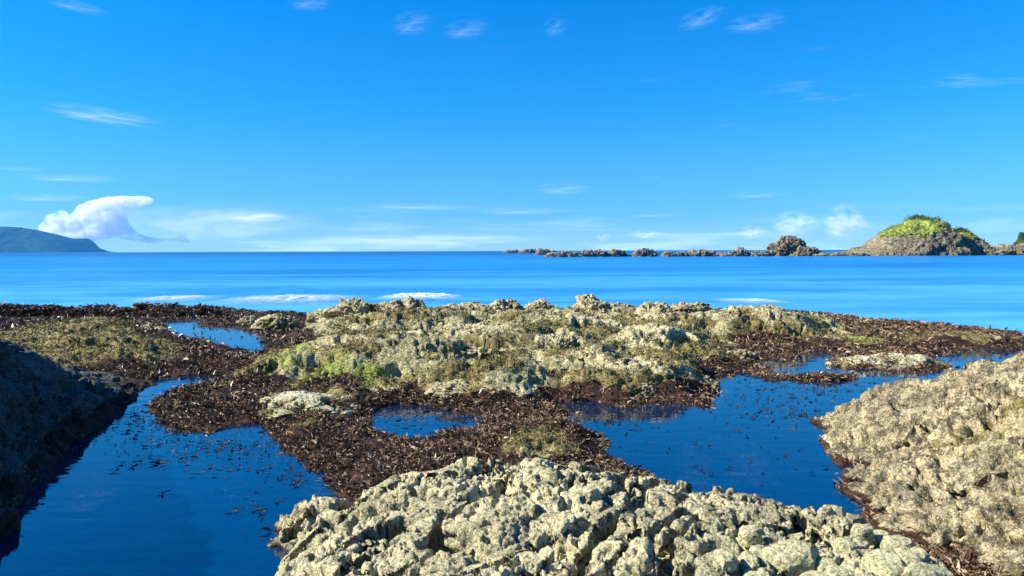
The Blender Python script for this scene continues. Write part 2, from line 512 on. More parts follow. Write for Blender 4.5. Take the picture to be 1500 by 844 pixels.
def ground(x, y):
    """height of the rock platform before the fine relief, and where weed, turf and green algae grow"""
    P = np.stack([x, y, np.zeros_like(x)], 1)
    wob = fbm(P * 1.6, 3, 4) * 0.16 + fbm(P * 7.0, 9, 2) * 0.035
    sd = np.full(x.shape, 1e9)
    for poly in POOLS:
        sd = np.minimum(sd, poly_sd(x, y, poly))
    sdw = sd + wob * 0.7
    sd_back = poly_sd(x, y, POOL_BACK)
    m = np.zeros_like(x)
    wx = x + fbm(P * 0.9, 21, 3) * 0.35
    wy = y + fbm(P * 0.9, 31, 3) * 0.35
    for px, d, pk, rx, ry in MOUNDS:
        q = ((wx - mx_(px, d)) / rx) ** 2 + ((wy - d) / ry) ** 2
        m += (pk * np.exp(-0.9 * q ** 1.4)) ** 4
    m = m ** 0.25
    shore = sst(0.0, 0.45, sdw)
    h = 0.015 + 0.06 * sst(0, .6, sdw) + fbm(P * 0.7, 5, 4) * 0.05 * sst(0, .5, sdw) + m * (0.15 + 0.85 * shore)
    rock_ = shore * sst(0.08, 0.25, m)
    h = h + rock_ * (0.06 * (0.42 - np.abs(fbm(P * np.array([.8, 1.4, 1]) * 1.0, 71, 4)) * 1.9) - 0.13 * sst(.28, .5, fbm(P * np.array([1.0, 1.8, 1]), 75, 4)))
    h = np.where(sdw < 0, -0.03 - np.minimum(0.75, 0.9 * -sdw), h)
    h = np.where(sd_back > 0, h * (1 - 0.8 * sst(1.3, .3, sd_back)), h)
    h = h + 0.12 * sst(1.3, 0.25, sd_back)
    ye = np.interp(x, EDGE_X, EDGE_Y) + fbm(P * 0.8, 41, 4) * 0.5
    se = ye - y                                      # metres to the sea
    h = np.where(se < 0.5, h * sst(-0.2, 0.5, se) - 1.4 * sst(0.1, -1.2, se), h)
    weed = 1 - sst(0.10, 0.20, h - 0.12 * sst(1.3, 0.25, sd_back) + fbm(P * 1.9, 51, 5) * 0.13)
    right = sst(2.0, 5.0, x)
    weed = np.maximum(weed, (1 - sst(0.25, 0.7 + 0.7 * right, se + fbm(P * 1.3, 55, 3) * 0.5)) * (0.35 + 0.65 * right) * 1.1)
    weed = np.where(sd < -0.12, weed * (1 - sst(-0.12, -0.4, sd) * sst(-.25, .12, fbm(P * 2.3, 58, 4))), weed)
    turf = np.maximum(sst(0.42, 0.12, h - fbm(P * 1.1, 61, 4) * 0.35) * 0.95, sst(-.25, .25, fbm(P * np.array([1.2, 1.9, 1]), 67, 4)) * .68)
    turf = np.maximum(turf, sst(-3.2, -4.8, x) * 0.75)
    turf = np.where(sd < 0, turf * (1 - sst(-0.1, -0.35, sd) * sst(-.05, .35, fbm(P * 2.8, 59, 4))), turf)
    green = np.zeros_like(x)
    for px, py, z, r in [(475, 533, .3, .42), (528, 548, .22, .5), (640, 553, .3, .36), (690, 562, .3, .3), (425, 524, .3, .42), (1265, 500, .1, .4), (1330, 490, .1, .5), (560, 500, .4, .3)]:
        c = at(px, py, z)
        green = np.maximum(green, .85 * np.exp(-(((x - c[0]) / r) ** 2 + ((y - c[1]) / (r * 1.5)) ** 2)))
    return h, weed, turf, green, sdw


def relief(P, N, A, seed=0, pit=1.0):
    """rugged displacement along normals; A = list of (size, amplitude); returns metres"""
    s0, a0 = A[0]
    d = np.zeros(len(P), np.float32)
    for k, (s, a) in enumerate(A):
        W_ = np.stack([fbm(P / s * .8, seed + 90 + k, 3, .6), fbm(P / s * .8, seed + 94 + k, 3, .6), fbm(P / s * .8, seed + 98 + k, 3, .6)], 1)
        loc = sst(-.30, .30, perlin(P / (s * 3.0) + 5.1, seed + 60 + k))
        if k < 2:
            f1, f2, top = facets((P * np.array([1.0, .72, 1.0])) / s + W_ * 0.42, seed + k)
            d += a * (0.35 + 0.65 * loc) * (1.05 * top - 0.75 * (1 - sst(0.0, 0.10, f2 - f1)))
        else:
            f1, f2 = worley(P / s + W_ * 0.6, seed + k)
            d += a * (0.15 + 0.85 * loc) * (0.6 * sst(0.0, 0.30, f2 - f1) - 0.5 * f1)
    amp, fr = a0 * 0.42, 1.0 / (s0 * 1.1)
    for k in range(6):
        d += amp * (0.30 - np.abs(perlin(P * fr + 3.7 * k, seed + 120 + k)) * 1.6) * (-1 if k % 2 else 1)
        amp *= 0.50
        fr *= 2.1
    if pit:
        for k, (q, dp) in enumerate([(1.1, 1.9), (.42, .9), (.17, .40)]):
            pn = fbm(P / (s0 * q) + 3.3, seed + 70 + k, 3, 0.6)
            d -= pit * a0 * dp * sst(0.26, 0.52, pn)
        rg = 1 - np.abs(fbm(P / (s0 * 2.4) + 9.1, seed + 80, 4, 0.55)) * 3.2
        d -= pit * a0 * 1.3 * sst(0.80, 1.0, rg)
    return d


# ------------------------------------------------------------------ sea
def build_sea():
    na, nr = 260, 330
    ang = np.linspace(-1.25, 1.25, na)
    t = np.linspace(0, 1, nr)
    A, T = np.meshgrid(ang, t, indexing='ij')
    r0 = np.zeros(na)
    for i, a in enumerate(ang):
        yy = 12.0
        for _ in range(30):
            yy = np.interp(np.tan(np.clip(a, -1.15, 1.15)) * yy, EDGE_X, EDGE_Y)
        r0[i] = max(9.0, (yy - 0.5)) / max(0.35, math.cos(a))
    k_ = np.ones(21) / 21
    r0 = np.convolve(np.pad(r0, 10, mode='edge'), k_, mode='valid') - 0.6
    R = r0[:, None] * (7500.0 / r0[:, None]) ** (T ** 1.25)
    X, Y = R * np.sin(A), R * np.cos(A)
    P = np.stack([X.ravel(), Y.ravel(), 0 * X.ravel()], 1)
    z = fbm(P * np.array([.25, .8, 1]), 201, 3) * 0.05 * sst(150, 30, R.ravel())
    z += 0.05 * np.sin(Y.ravel() * 1.1 + fbm(P * .15, 207, 2) * 4) * sst(90, 25, R.ravel())
    V = P.copy(); V[:, 2] = -0.25 + z
    return tag(mesh_obj('sea', V, grid_faces(na, nr), M_SEA), kind='structure')


build_sea()


# ------------------------------------------------------------------ rock platform
def build_platform():
    na, nr = 860, 540
    ang = np.linspace(math.radians(-47), math.radians(47), na)
    r = np.exp(np.linspace(math.log(2.7), math.log(25.0), nr))
    A, R = np.meshgrid(ang, r, indexing='ij')
    X, Y = (np.tan(A) * R).ravel(), R.ravel()
    h, weed, turf, green, sd = ground(X, Y)
    P = np.stack([X, Y, h], 1)
    N = grid_normals(P.reshape(na, nr, 3)).reshape(-1, 3)
    rocky = (1 - np.clip(weed, 0, 1)) * sst(0.0, 0.2, sd)
    d = relief(P, N, [(0.55, 0.034), (0.18, 0.013), (0.07, 0.009)], 11, 1.3)
    amp = 0.22 + 0.78 * rocky * (1 - 0.45 * np.clip(turf, 0, 1))
    V = P + N * (d * amp)[:, None]
    low = sd < 0.05
    V[low, 2] = np.minimum(V[low, 2], np.where(poly_sd(X[low], Y[low], POOL_BACK) < 0.3, 0.10, -0.02))
    keep = (h > -1.3).reshape(na, nr)
    q = grid_faces(na, nr, keep)
    attrs = {'weed': np.clip(weed, 0, 1), 'turf': np.clip(turf, 0, 1), 'green': green}
    Vc, qc, ac = compact(V, q, attrs)
    tag(mesh_obj('rock_platform_ground', Vc, qc, M_PLAT, attrs=ac), kind='structure')
    return dict(V=V, A=A.ravel(), R=R.ravel(), weed=weed, turf=turf, green=green, sd=sd, h=h, N=N)


PLAT = build_platform()


def tide_pool(poly, label_name='tide_pool_water', grow=0.35, z=0.0):
    poly = np.asarray(poly)
    c = poly.mean(0)
    # outline pushed a little into the rock so that the shore cuts the water
    n = len(poly)
    out = []
    if sum(poly[i][0] * poly[(i + 1) % n][1] - poly[(i + 1) % n][0] * poly[i][1] for i in range(n)) < 0:
        poly = poly[::-1]             # the surface must face up
    area = 0.5 * sum(poly[i][0] * poly[(i + 1) % n][1] - poly[(i + 1) % n][0] * poly[i][1] for i in range(n))
    s = 1 if area > 0 else -1
    for i in range(n):
        e = poly[(i + 1) % n] - poly[i - 1]
        nn = np.array([e[1], -e[0]]) * s / (np.linalg.norm(e) + 1e-9)
        out.append(poly[i] + nn * grow)
    me = bpy.data.meshes.new('tide_pool_water')
    me.from_pydata([(p[0], p[1], z) for p in out], [], [list(range(n))])
    me.materials.append(M_POOL)
    o = bpy.data.objects.new('tide_pool_water', me)
    COL.objects.link(o)
    tag(o, kind='structure')
    return o


for i, (poly, g) in enumerate(zip(POOLS, (.16, .16, .16, .12))):
    tide_pool(poly, grow=g, z=(0.0, 0.003, 0.12, 0.008)[i])


# ------------------------------------------------------------------ big outcrops
def outcrop(name, label, cat, poly, H, pxr, dr, res, mat, A, seed, edge=0.3, pit=1.0, masks=None, group=None, drop=0.5, extra=None, wob=0.12):
    """a rock whose footprint is `poly`, rising from it by H(x, y, inside_distance)"""
    na, nr = res
    ang = np.linspace((pxr[0] - 750) / F, (pxr[1] - 750) / F, na)
    r = np.exp(np.linspace(math.log(dr[0]), math.log(dr[1]), nr))
    T, R = np.meshgrid(ang, r, indexing='ij')
    x, y = (T * R).ravel(), R.ravel()
    Q = np.stack([x, y, 0 * x], 1)
    sd = -poly_sd(x, y, poly) + fbm(Q * 2.5, seed + 300, 3) * wob
    h = H(x, y, np.maximum(sd, 0)) * (1 - np.exp(-np.maximum(sd, 0) / edge))
    h = np.where(sd < 0, -drop * (1 - np.exp(sd / 0.12)), h)
    if extra is not None:
        h = h + extra(x, y, Q, sd) * sst(0, .15, sd)
    P = np.stack([x, y, h], 1)
    N = grid_normals(P.reshape(na, nr, 3)).reshape(-1, 3)
    d = relief(P, N, A, seed, pit)
    V = P + N * (d * sst(-0.1, 0.15, sd))[:, None]
    q = grid_faces(na, nr, (sd > -0.14).reshape(na, nr))
    attrs = {'weed': np.zeros_like(x), 'turf': np.zeros_like(x), 'green': np.zeros_like(x)}
    if masks:
        attrs.update(masks(x, y, V[:, 2], sd, Q))
    Vc, qc, ac = compact(V, q, attrs)
    org = np.array([np.mean([p[0] for p in poly]), np.mean([p[1] for p in poly]), 0.0])
    o = mesh_obj(name, Vc, qc, mat, attrs=ac, origin=org)
    tag(o, label, cat, group)
    return o, dict(x=x, y=y, V=V, sd=sd, N=N, weed=attrs['weed'])


# foreground outcrop
FORE = [at(400, 800, 0)[:2], at(412, 768, 0)[:2], at(440, 748, 0.05)[:2], at(520, 722, .12)[:2], at(600, 710, .15)[:2], at(690, 692, .18)[:2],
        at(740, 680, .25)[:2], at(800, 674, .25)[:2], at(900, 684, .25)[:2], at(1000, 702, .2)[:2], at(1090, 714, .18)[:2], at(1130, 742, .08)[:2],
        at(1200, 764, .05)[:2], at(1300, 775, .1)[:2], at(1365, 805, .1)[:2], at(1415, 850, .1)[:2], (2.0, 2.9), (1.8, 1.6), (-0.75, 1.6), (-0.98, 2.9), (-1.12, 3.5)]


def fore_h(x, y, s):
    base = 0.34 - 0.05 * sst(0.2, -1.2, x)
    # the right part is a lower shelf, below a step that runs from the back corner towards the front
    step = sst(-0.12, 0.10, (x - 1.42) + (y - 4.2) * 0.55)
    return base * (1 - step) + 0.17 * step + 0.05 * np.sin(x * 2.3 + y * 1.9)


def fore_x(x, y, Q, sd):
    # diagonal clefts
    u = x * 0.80 - y * 0.60
    v = x * 0.60 + y * 0.80
    p = np.stack([u * 2.6, v * 0.9, 0 * x], 1)
    r = 1 - np.abs(fbm(p, 404, 3)) * 2.6
    return -0.13 * sst(0.75, 1.0, r) + fbm(Q * 1.5, 410, 3) * 0.06


def fore_m(x, y, z, sd, Q):
    g = fbm(Q * 2.0, 420, 4)
    return {'weed': sst(0.06, -0.02, z + g * .05) * 1.0, 'turf': sst(0.30, 0.6, g) * 0.5, 'green': 0.35 * sst(0.25, 0.6, fbm(Q * 3 + 5, 421, 3))}


fore, FI = outcrop('foreground_outcrop', 'large pale craggy rock along the bottom edge, pitted all over, between both front pools', 'rock',
                   FORE, fore_h, (330, 1460), (1.9, 5.4), (640, 430), M_FORE, [(0.30, 0.036), (0.095, 0.010), (0.036, 0.007), (0.015, 0.0035)], 400,
                   0.14, 1.35, fore_m, extra=fore_x)

RIGHT = [at(1206, 655, 0)[:2], at(1228, 690, 0)[:2], at(1252, 735, 0)[:2], at(1285, 785, 0)[:2], (2.12, 3.7), (2.05, 3.2), (2.1, 2.0), (4, 1.6), (7.5, 2.5),
         (7.5, 6.0), (5.0, 6.3), (4.2, 6.2), (3.6, 6.35), (3.1, 6.75), (2.75, 6.85), at(1212, 622, 0.05)[:2]]


def right_h(x, y, s):
    return np.clip(0.22 + 0.45 * (x - 2.5) + 0.06 * np.minimum(0, 4.5 - y), 0.17, 1.5)


def right_x(x, y, Q, sd):
    # strata that rise to the right
    u = x * 0.55 + y * 0.83
    w = u + fbm(Q * 0.9, 505, 3) * 0.35
    saw = (w * 2.2) % 1.0
    return 0.12 * (saw ** 2 * (1 - sst(.86, 1, saw)) - 0.25) * sst(0.1, 0.5, sd) + fbm(Q * 1.2, 510, 3) * 0.09


def right_m(x, y, z, sd, Q):
    g = fbm(Q * 2.0, 520, 4)
    tip = np.exp(-(((x - 2.62) / .3) ** 2 + ((y - 6.1) / .7) ** 2))
    low = np.exp(-(((x - 2.25) / .18) ** 2 + ((y - 3.85) / .3) ** 2))
    return {'weed': sst(0.07, 0.0, z + g * .05 - 0.03 * sst(5.6, 4.6, y)), 'turf': sst(0.1, 0.5, fbm(Q * 0.8 + 3, 522, 3)) * 0.55, 'green': 0.42 * tip + 0.40 * low}


right, RI = outcrop('seaside_outcrop', 'big tan barnacled rock with slanting ledges filling the right edge beside the blue pool', 'rock',
                    RIGHT, right_h, (1150, 1950), (2.2, 7.3), (430, 360), M_RIGHT, [(0.34, 0.042), (0.09, 0.0105), (0.033, 0.006), (0.014, 0.003)], 500,
                    0.16, 0.95, right_m, extra=right_x)

LEFT = [at(0, 785, 0)[:2], at(38, 722, 0)[:2], at(60, 692, 0)[:2], at(108, 655, 0)[:2], at(168, 611, 0)[:2], at(212, 573, 0)[:2], at(238, 556, 0)[:2],
        (-4.9, 9.6), (-6.0, 9.9), (-9.0, 9.5), (-10.5, 6), (-10.0, 2.5), (-3.0, 2.2), (-2.75, 3.4)]


def left_h(x, y, s):
    hy = np.interp(y, [2, 4, 5.5, 6.6, 7.4, 8.1, 9.0, 9.6], [2.4, 2.3, 1.9, 1.45, 1.05, .62, .26, .1])
    far = sst(1.3, 3.2, s)  # unseen part beyond the frame, raised to cast shadow over the visible slope
    return hy * (1 + far * 0.35) * (1 - np.exp(-s / 1.0)) / (1 - np.exp(-s / 0.25) + 1e-6)


def left_m(x, y, z, sd, Q):
    g = fbm(Q * 2.0, 620, 4)
    return {'weed': sst(0.22, 0.05, z + g * .1) * .9, 'turf': 0.3 + 0.3 * g}


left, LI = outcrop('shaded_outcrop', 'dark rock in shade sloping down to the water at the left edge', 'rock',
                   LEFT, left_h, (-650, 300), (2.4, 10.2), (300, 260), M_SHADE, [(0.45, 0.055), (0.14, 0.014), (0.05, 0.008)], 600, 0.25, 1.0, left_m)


# ------------------------------------------------------------------ boulders and ledges of the middle ground
def boulder(name, label, px, d, zb, w, hh, dep, seed, mat=None, group=None, turf=0.2, weed=0.0, rough=1.0, res=(120, 60), cat='rock', yaw=0.0, flat=0.75, green=0.0):
    """one rounded rock; w, dep, hh are full width, depth and height in metres; its lower rim is buried"""
    n, m = res
    th = np.linspace(0, 2 * np.pi, n, endpoint=False)
    ph = np.linspace(-0.45, np.pi / 2, m)
    TH, PH = np.meshgrid(th, ph, indexing='ij')
    c = np.cos(PH); s = np.sin(PH)
    U = np.stack([np.sign(np.cos(TH)) * np.abs(np.cos(TH)) ** 0.85 * c ** flat, np.sign(np.sin(TH)) * np.abs(np.sin(TH)) ** 0.85 * c ** flat, s], -1).reshape(-1, 3)
    S = np.array([w / 2, dep / 2, hh])
    big = fbm(U * 1.1 + seed * 3.7, seed, 3)
    L = U * S * (1 + 0.30 * big)[:, None]
    size = (w * dep * hh) ** (1 / 3)
    cy, sy = math.cos(yaw), math.sin(yaw)
    L = np.stack([L[:, 0] * cy - L[:, 1] * sy, L[:, 0] * sy + L[:, 1] * cy, L[:, 2]], 1)
    Nn = U / np.linalg.norm(U, axis=1, keepdims=True)
    Nn = np.stack([Nn[:, 0] * cy - Nn[:, 1] * sy, Nn[:, 0] * sy + Nn[:, 1] * cy, Nn[:, 2]], 1)
    f = relief(L + seed * 1.3, Nn, [(size * 0.42, size * 0.11 * rough), (size * 0.17, size * 0.028 * rough), (size * 0.07, size * 0.010 * rough)], seed, 0.9)
    L = L + Nn * f[:, None]
    x0 = mx_(px, d)
    V = L + np.array([x0, d, zb])
    i = np.arange(n * m).reshape(n, m)
    i2 = np.vstack([i, i[:1]])
    q = np.stack([i2[:-1, :-1], i2[1:, :-1], i2[1:, 1:], i2[:-1, 1:]], -1).reshape(-1, 4)
    g = fbm(V * 3.0, seed + 5, 3)
    attrs = {'turf': np.clip(turf + 0.6 * g, 0, 1), 'weed': np.clip(weed * (sst(hh * 0.85, hh * 0.2, L[:, 2] + g * hh * .4) if weed < 1 else 1.0 - 0.7 * sst(.25, .5, g)), 0, 1), 'green': np.full(len(V), green)}
    o = mesh_obj(name, V, q, mat or M_BOULDER, attrs=attrs, origin=(x0, d, zb))
    tag(o, label, cat, group)
    return o, V, Nn, attrs


BLADE_SRC = []                   # (V, N, weed) of rocks that carry seaweed


def put_rock(name, label, px, py, zb, wpx, hpx, dep, seed, **k):
    d = at(px, py, zb)[1] + dep / 2 * 0.8
    o, V, Nn, at_ = boulder(name, label, px, d, zb - 0.03, wpx * d / F, hpx * d / F, dep, seed, **k)
    if k.get('weed', 0) > 0.5:
        m = Nn[:, 2] > 0.0
        BLADE_SRC.append((V[m], Nn[m], at_['weed'][m]))
    return o


put_rock('rock_ridge', 'long jagged grey-green rock ridge on the seaward edge, in front of the white breaking wave', 548, 470, .28, 205, 27, 1.5, 11, turf=.25, rough=.9, res=(260, 80))
put_rock('rock_ridge', 'low knobbly rock ridge between the jagged ridge and the dark-sided boulder', 690, 464, .36, 120, 16, 1.2, 12, turf=.2, rough=.9, res=(200, 70))
put_rock('boulder', 'dark-sided lumpy boulder at the end of the knobbly ridge near the sea', 742, 459, .36, 52, 20, .7, 13, turf=.0, rough=1.2)
put_rock('boulder', 'small pale boulder left of the round cream boulder at the sea edge', 790, 455, .36, 42, 17, .6, 14, turf=.1)
put_rock('boulder', 'round cream boulder standing highest on the seaward edge', 868, 463, .34, 58, 27, .9, 15, turf=.0, rough=.8)
put_rock('boulder', 'small dark boulder squeezed against the right of the round cream boulder', 906, 461, .34, 40, 19, .6, 16, turf=.1)
put_rock('boulder', 'squat brown boulder with a black shaded right side near the sea', 958, 472, .28, 66, 27, .9, 17, turf=.1, rough=.9)
put_rock('boulder', 'flat pale rock cap just right of the squat brown boulder', 1012, 452, .2, 50, 10, .7, 18, turf=.1)
put_rock('rock_mound', 'broad cream rock mound with a dark overhang near the right sea edge', 1108, 488, .14, 150, 30, 1.6, 19, turf=.1, res=(200, 80))
put_rock('boulder', 'small dark rock with seaweed behind the broad cream mound', 1190, 478, .1, 60, 18, .8, 20, turf=.2, weed=.6)
put_rock('boulder', 'pale rock slab among dark seaweed above the far right pool', 1262, 489, .06, 90, 6, .8, 21, turf=.4)
put_rock('boulder', 'rounded boulder right of the small bright back pool', 402, 484, .1, 68, 24, .8, 22, turf=.35)
put_rock('boulder', 'small rock beside the rounded boulder by the bright back pool', 362, 478, .1, 40, 14, .6, 23, turf=.3)
put_rock('pool_rock', 'flat pale yellow rock rising from the right pool, seaweed on its tip', 1302, 541, .0, 155, 19, 1.0, 24, mat=M_WHITE, turf=.3, green=.25, weed=.6, res=(200, 70), rough=.45)
put_rock('seaweed_islet', 'low dark islet covered with brown seaweed inside the right pool', 1206, 558, .0, 106, 9, .40, 25, weed=1.0, turf=0, rough=.5)
put_rock('rock_mound', 'lumpy pale mound with a dark hollow on the shore of the right pool', 925, 588, .0, 130, 24, .7, 26, turf=.45, res=(200, 80))
put_rock('boulder', 'small pale rock low in the seaweed right of the lumpy mound', 1018, 566, .05, 70, 12, .5, 27, turf=.4)
put_rock('boulder', 'small pale rock in seaweed at the upper corner of the right pool', 1075, 524, .06, 64, 10, .5, 28, turf=.3, weed=.4)
put_rock('white_rock', 'bleached whitish rock patch in the brown seaweed near the left pool', 448, 606, .07, 150, 15, 1.1, 29, mat=M_WHITE, turf=.42, rough=.4, res=(200, 70))
put_rock('rock_mound', 'green-topped rough mound behind the small middle pool', 690, 574, .12, 140, 13, .8, 30, turf=.5, green=.3, rough=.8, res=(220, 90))
put_rock('boulder', 'blackish craggy lump casting a dark shadow in the centre of the platform', 812, 522, .25, 90, 28, .7, 31, turf=.0, rough=1.4, res=(180, 70))
put_rock('rock_ledge', 'low craggy ledge with a black hollow below it in the centre', 700, 497, .32, 130, 20, .8, 32, turf=.1, rough=1.3, res=(200, 70))
put_rock('seaweed_ledge', 'long seaweed-topped rock ledge along the sea at the left, dark underneath', 205, 466, .06, 260, 14, 1.2, 33, weed=1.0, turf=.7, res=(260, 70), flat=.5)
put_rock('seaweed_ledge', 'short reddish seaweed ledge at the far left by the sea', 30, 463, .08, 120, 13, 1.0, 34, weed=1.0, turf=.8, res=(180, 60), flat=.5)
put_rock('boulder', 'small grey rock at the left end of the bright back pool', 213, 491, .1, 62, 13, .6, 35, turf=.2)
put_rock('turf_lump', 'low olive turf-covered rock lump touching the left shore of the right pool', 838, 655, .03, 110, 10, .40, 36, turf=.95, rough=.7, res=(180, 70))

# ------------------------------------------------------------------ slab stones wedged in the foreground outcrop
FV, FX = FI['V'], FI['sd'] > 0.02


def fore_top(px, py):
    """where the sight line of a photo pixel meets the outcrop"""
    r = ray(px, py)
    pts = FV[FX]
    t = pts[:, 1]
    e = (pts[:, 0] - r[0] * t) ** 2 + (pts[:, 2] - CAM_H - r[2] * t) ** 2
    k = np.argsort(e)[:60]
    return pts[k[np.argmin(pts[k][:, 1])]]


def slab_stone(px, py, wpx, hpx, seed):
    r = np.random.default_rng(seed)
    p = fore_top(px, py)
    d = p[1]
    w, dep, hh = wpx * d / F / 2, hpx * d / F / 2 * 1.6, wpx * d / F * 0.22
    import bmesh
    bm = bmesh.new()
    n = r.integers(5, 8)
    a0 = r.uniform(0, 6.28)
    ring = [(math.cos(a0 + 6.283 * k / n) * r.uniform(.8, 1.15), math.sin(a0 + 6.283 * k / n) * r.uniform(.8, 1.15)) for k in range(n)]
    pts = [(x * w * 1.15, y * dep * 1.15, -hh * 1.6) for x, y in ring] + [(x * w, y * dep, hh * r.uniform(.35, .6)) for x, y in ring] + \
          [(x * w * .72, y * dep * .72, hh * r.uniform(.8, 1.1)) for x, y in ring]
    vs = [bm.verts.new(q) for q in pts]
    bmesh.ops.convex_hull(bm, input=vs)
    bmesh.ops.bevel(bm, geom=list(bm.edges), offset=hh * .10, segments=2, affect='EDGES', profile=.6)
    bmesh.ops.triangulate(bm, faces=bm.faces[:])
    bmesh.ops.subdivide_edges(bm, edges=bm.edges[:], cuts=3, use_grid_fill=True)
    P = np.array([v.co[:] for v in bm.verts])
    f = fbm(P * 9 + seed, seed, 4) * w * .07 + fbm(P * 40 + seed, seed, 3) * w * .04
    for v, dd in zip(bm.verts, f):
        v.co += v.co.normalized() * float(dd)
    me = bpy.data.meshes.new('stone')
    bm.to_mesh(me)
    bm.free()
    for pl in me.polygons:
        pl.use_smooth = True
    me.materials.append(M_SLAB)
    o = bpy.data.objects.new('stone', me)
    COL.objects.link(o)
    o.parent = fore
    o.location = Vector(p.tolist()) - fore.location + Vector((0, 0, hh * .1))
    o.rotation_euler = (r.uniform(.05, .3), r.uniform(-.15, .15), 0)


for k, (px, py, w, h) in enumerate([(1153, 821, 88, 42), (1210, 826, 40, 30), (1228, 842, 46, 22), (1296, 827, 62, 44), (1331, 818, 38, 34), (1347, 808, 24, 22),
                                    (1355, 845, 84, 28), (1318, 794, 50, 26), (1290, 780, 40, 16), (1262, 779, 36, 18), (1190, 846, 52, 18), (1068, 818, 34, 26),
                                    (1096, 818, 28, 28), (1240, 798, 34, 22), (1095, 783, 40, 22), (1110, 846, 50, 22)]):
    slab_stone(px, py, w, h, 900 + k)


# ------------------------------------------------------------------ seaweed
def blades(name, P, N, L, Wd, mat, flat, tintpow, parent=None, kind='stuff', seed=1, bend=0.5):
    """one kite-shaped, folded frond per point"""
    r = np.random.default_rng(seed)
    n = len(P)
    a = r.uniform(0, 2 * np.pi, n)
    el = r.uniform(0.05, flat, n)
    D = np.stack([np.cos(a) * np.cos(el), np.sin(a) * np.cos(el), np.sin(el)], 1) + N * 0.25
    D /= np.linalg.norm(D, axis=1, keepdims=True)
    S = np.cross(D, np.array([0, 0, 1.0]) + r.normal(0, .5, (n, 3)))
    S /= np.linalg.norm(S, axis=1, keepdims=True) + 1e-9
    U = np.cross(S, D)
    long_ = np.where(r.uniform(0, 1, n) < .22, 1.9, 1.0)
    L = (L * r.uniform(.55, 1.35, n) * long_)[:, None]
    Wd = Wd / long_ ** .6
    Wd = (Wd * r.uniform(.6, 1.4, n))[:, None]
    v0 = P - N * 0.004
    v1 = P + D * L * .55 + S * Wd + U * L * .10
    v3 = P + D * L * .55 - S * Wd + U * L * .02
    v2 = P + D * L - U * L * bend * r.uniform(-.3, 1, n)[:, None]
    V = np.stack([v0, v1, v2, v3], 1).reshape(-1, 3)
    b = np.arange(n)[:, None] * 4
    F_ = np.concatenate([b + [0, 1, 2], b + [0, 2, 3]], 1).reshape(-1, 3)
    tn = r.uniform(0, 1, n) ** tintpow
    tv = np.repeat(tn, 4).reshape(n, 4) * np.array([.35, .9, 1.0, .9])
    o = mesh_obj(name, V, F_, mat, parent, smooth=False, attrs={'tint': tv.ravel()})
    tag(o, kind=kind)
    return o


def sow(prob, n, seed):
    r = np.random.default_rng(seed)
    p = prob / prob.sum()
    i = r.choice(len(p), n, p=p)
    j = PLAT['V'][i].copy()
    dd = PLAT['R'][i]
    j[:, 0] += r.normal(0, 1, n) * dd * .0012
    j[:, 1] += r.normal(0, 1, n) * dd * .0024
    return j, PLAT['N'][i], dd


wd = np.clip(PLAT['weed'], 0, 1) ** 1.5
sdp = PLAT['sd']
patch = sst(-0.05, 0.25, fbm(PLAT['V'] * np.array([2.2, 2.2, 0]), 777, 4) + 0.22)
prob = wd * np.where(sdp > 0.0, 0.15 + 0.85 * patch, np.exp(np.minimum(sdp, 0) / 0.10) * 0.5 * patch ** 2) * ((PLAT['h'] > -0.16))
inmid = poly_sd(PLAT['V'][:, 0], PLAT['V'][:, 1], POOL_MID) < 0
prob = prob * (0.25 + 0.75 * sst(.0, .9, np.abs(poly_sd(PLAT['V'][:, 0], PLAT['V'][:, 1], POOL_BACK))))
prob = np.where(inmid, wd * .25 * patch, prob)
X_, Y_ = PLAT['V'][:, 0], PLAT['V'][:, 1]
zones = [
    ('seaweed_bed', 'thick brown and tan seaweed mat between the left pool and the small middle pool', (Y_ < 8.2) & (X_ < 0.75), 150000, 0),
    ('seaweed_bed', 'dark brown seaweed fringe along the shore of the large right pool', (Y_ < 12.3) & (X_ >= 0.75), 90000, 1),
    ('seaweed_bed', 'brown seaweed in the hollows around the bright back pool at left', (Y_ >= 8.2) & (X_ < -1.0), 62000, 2),
    ('seaweed_bed', 'reddish-black seaweed along the sea edge and behind the boulders', (Y_ >= 8.2) & (X_ >= -1.0) & ((X_ < 0.75) | (Y_ >= 12.3)), 62000, 3),
]
for nm, lb, zn, n, k in zones:
    P_, N_, D_ = sow(prob * zn + 1e-12, n, 50 + k)
    P_[:, 2] = np.maximum(P_[:, 2], 0.001 - 0.03 * (D_ < 9))
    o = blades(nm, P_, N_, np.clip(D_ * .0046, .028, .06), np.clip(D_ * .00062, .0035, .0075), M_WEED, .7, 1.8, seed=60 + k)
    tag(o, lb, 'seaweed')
for I_, k_ in ((RI, 1.0), (LI, .5), (FI, 1.0)):
    m_ = (I_['weed'] > .45) & (I_['sd'] > -.10) & (I_['V'][:, 2] > -.02) & (I_['V'][:, 1] < 8.5)
    # thin out: these grids are much denser than the others
    m_ &= np.random.default_rng(3).uniform(0, 1, len(m_)) < .12 * k_
    BLADE_SRC.append((I_['V'][m_], I_['N'][m_], I_['weed'][m_] * 1.5))
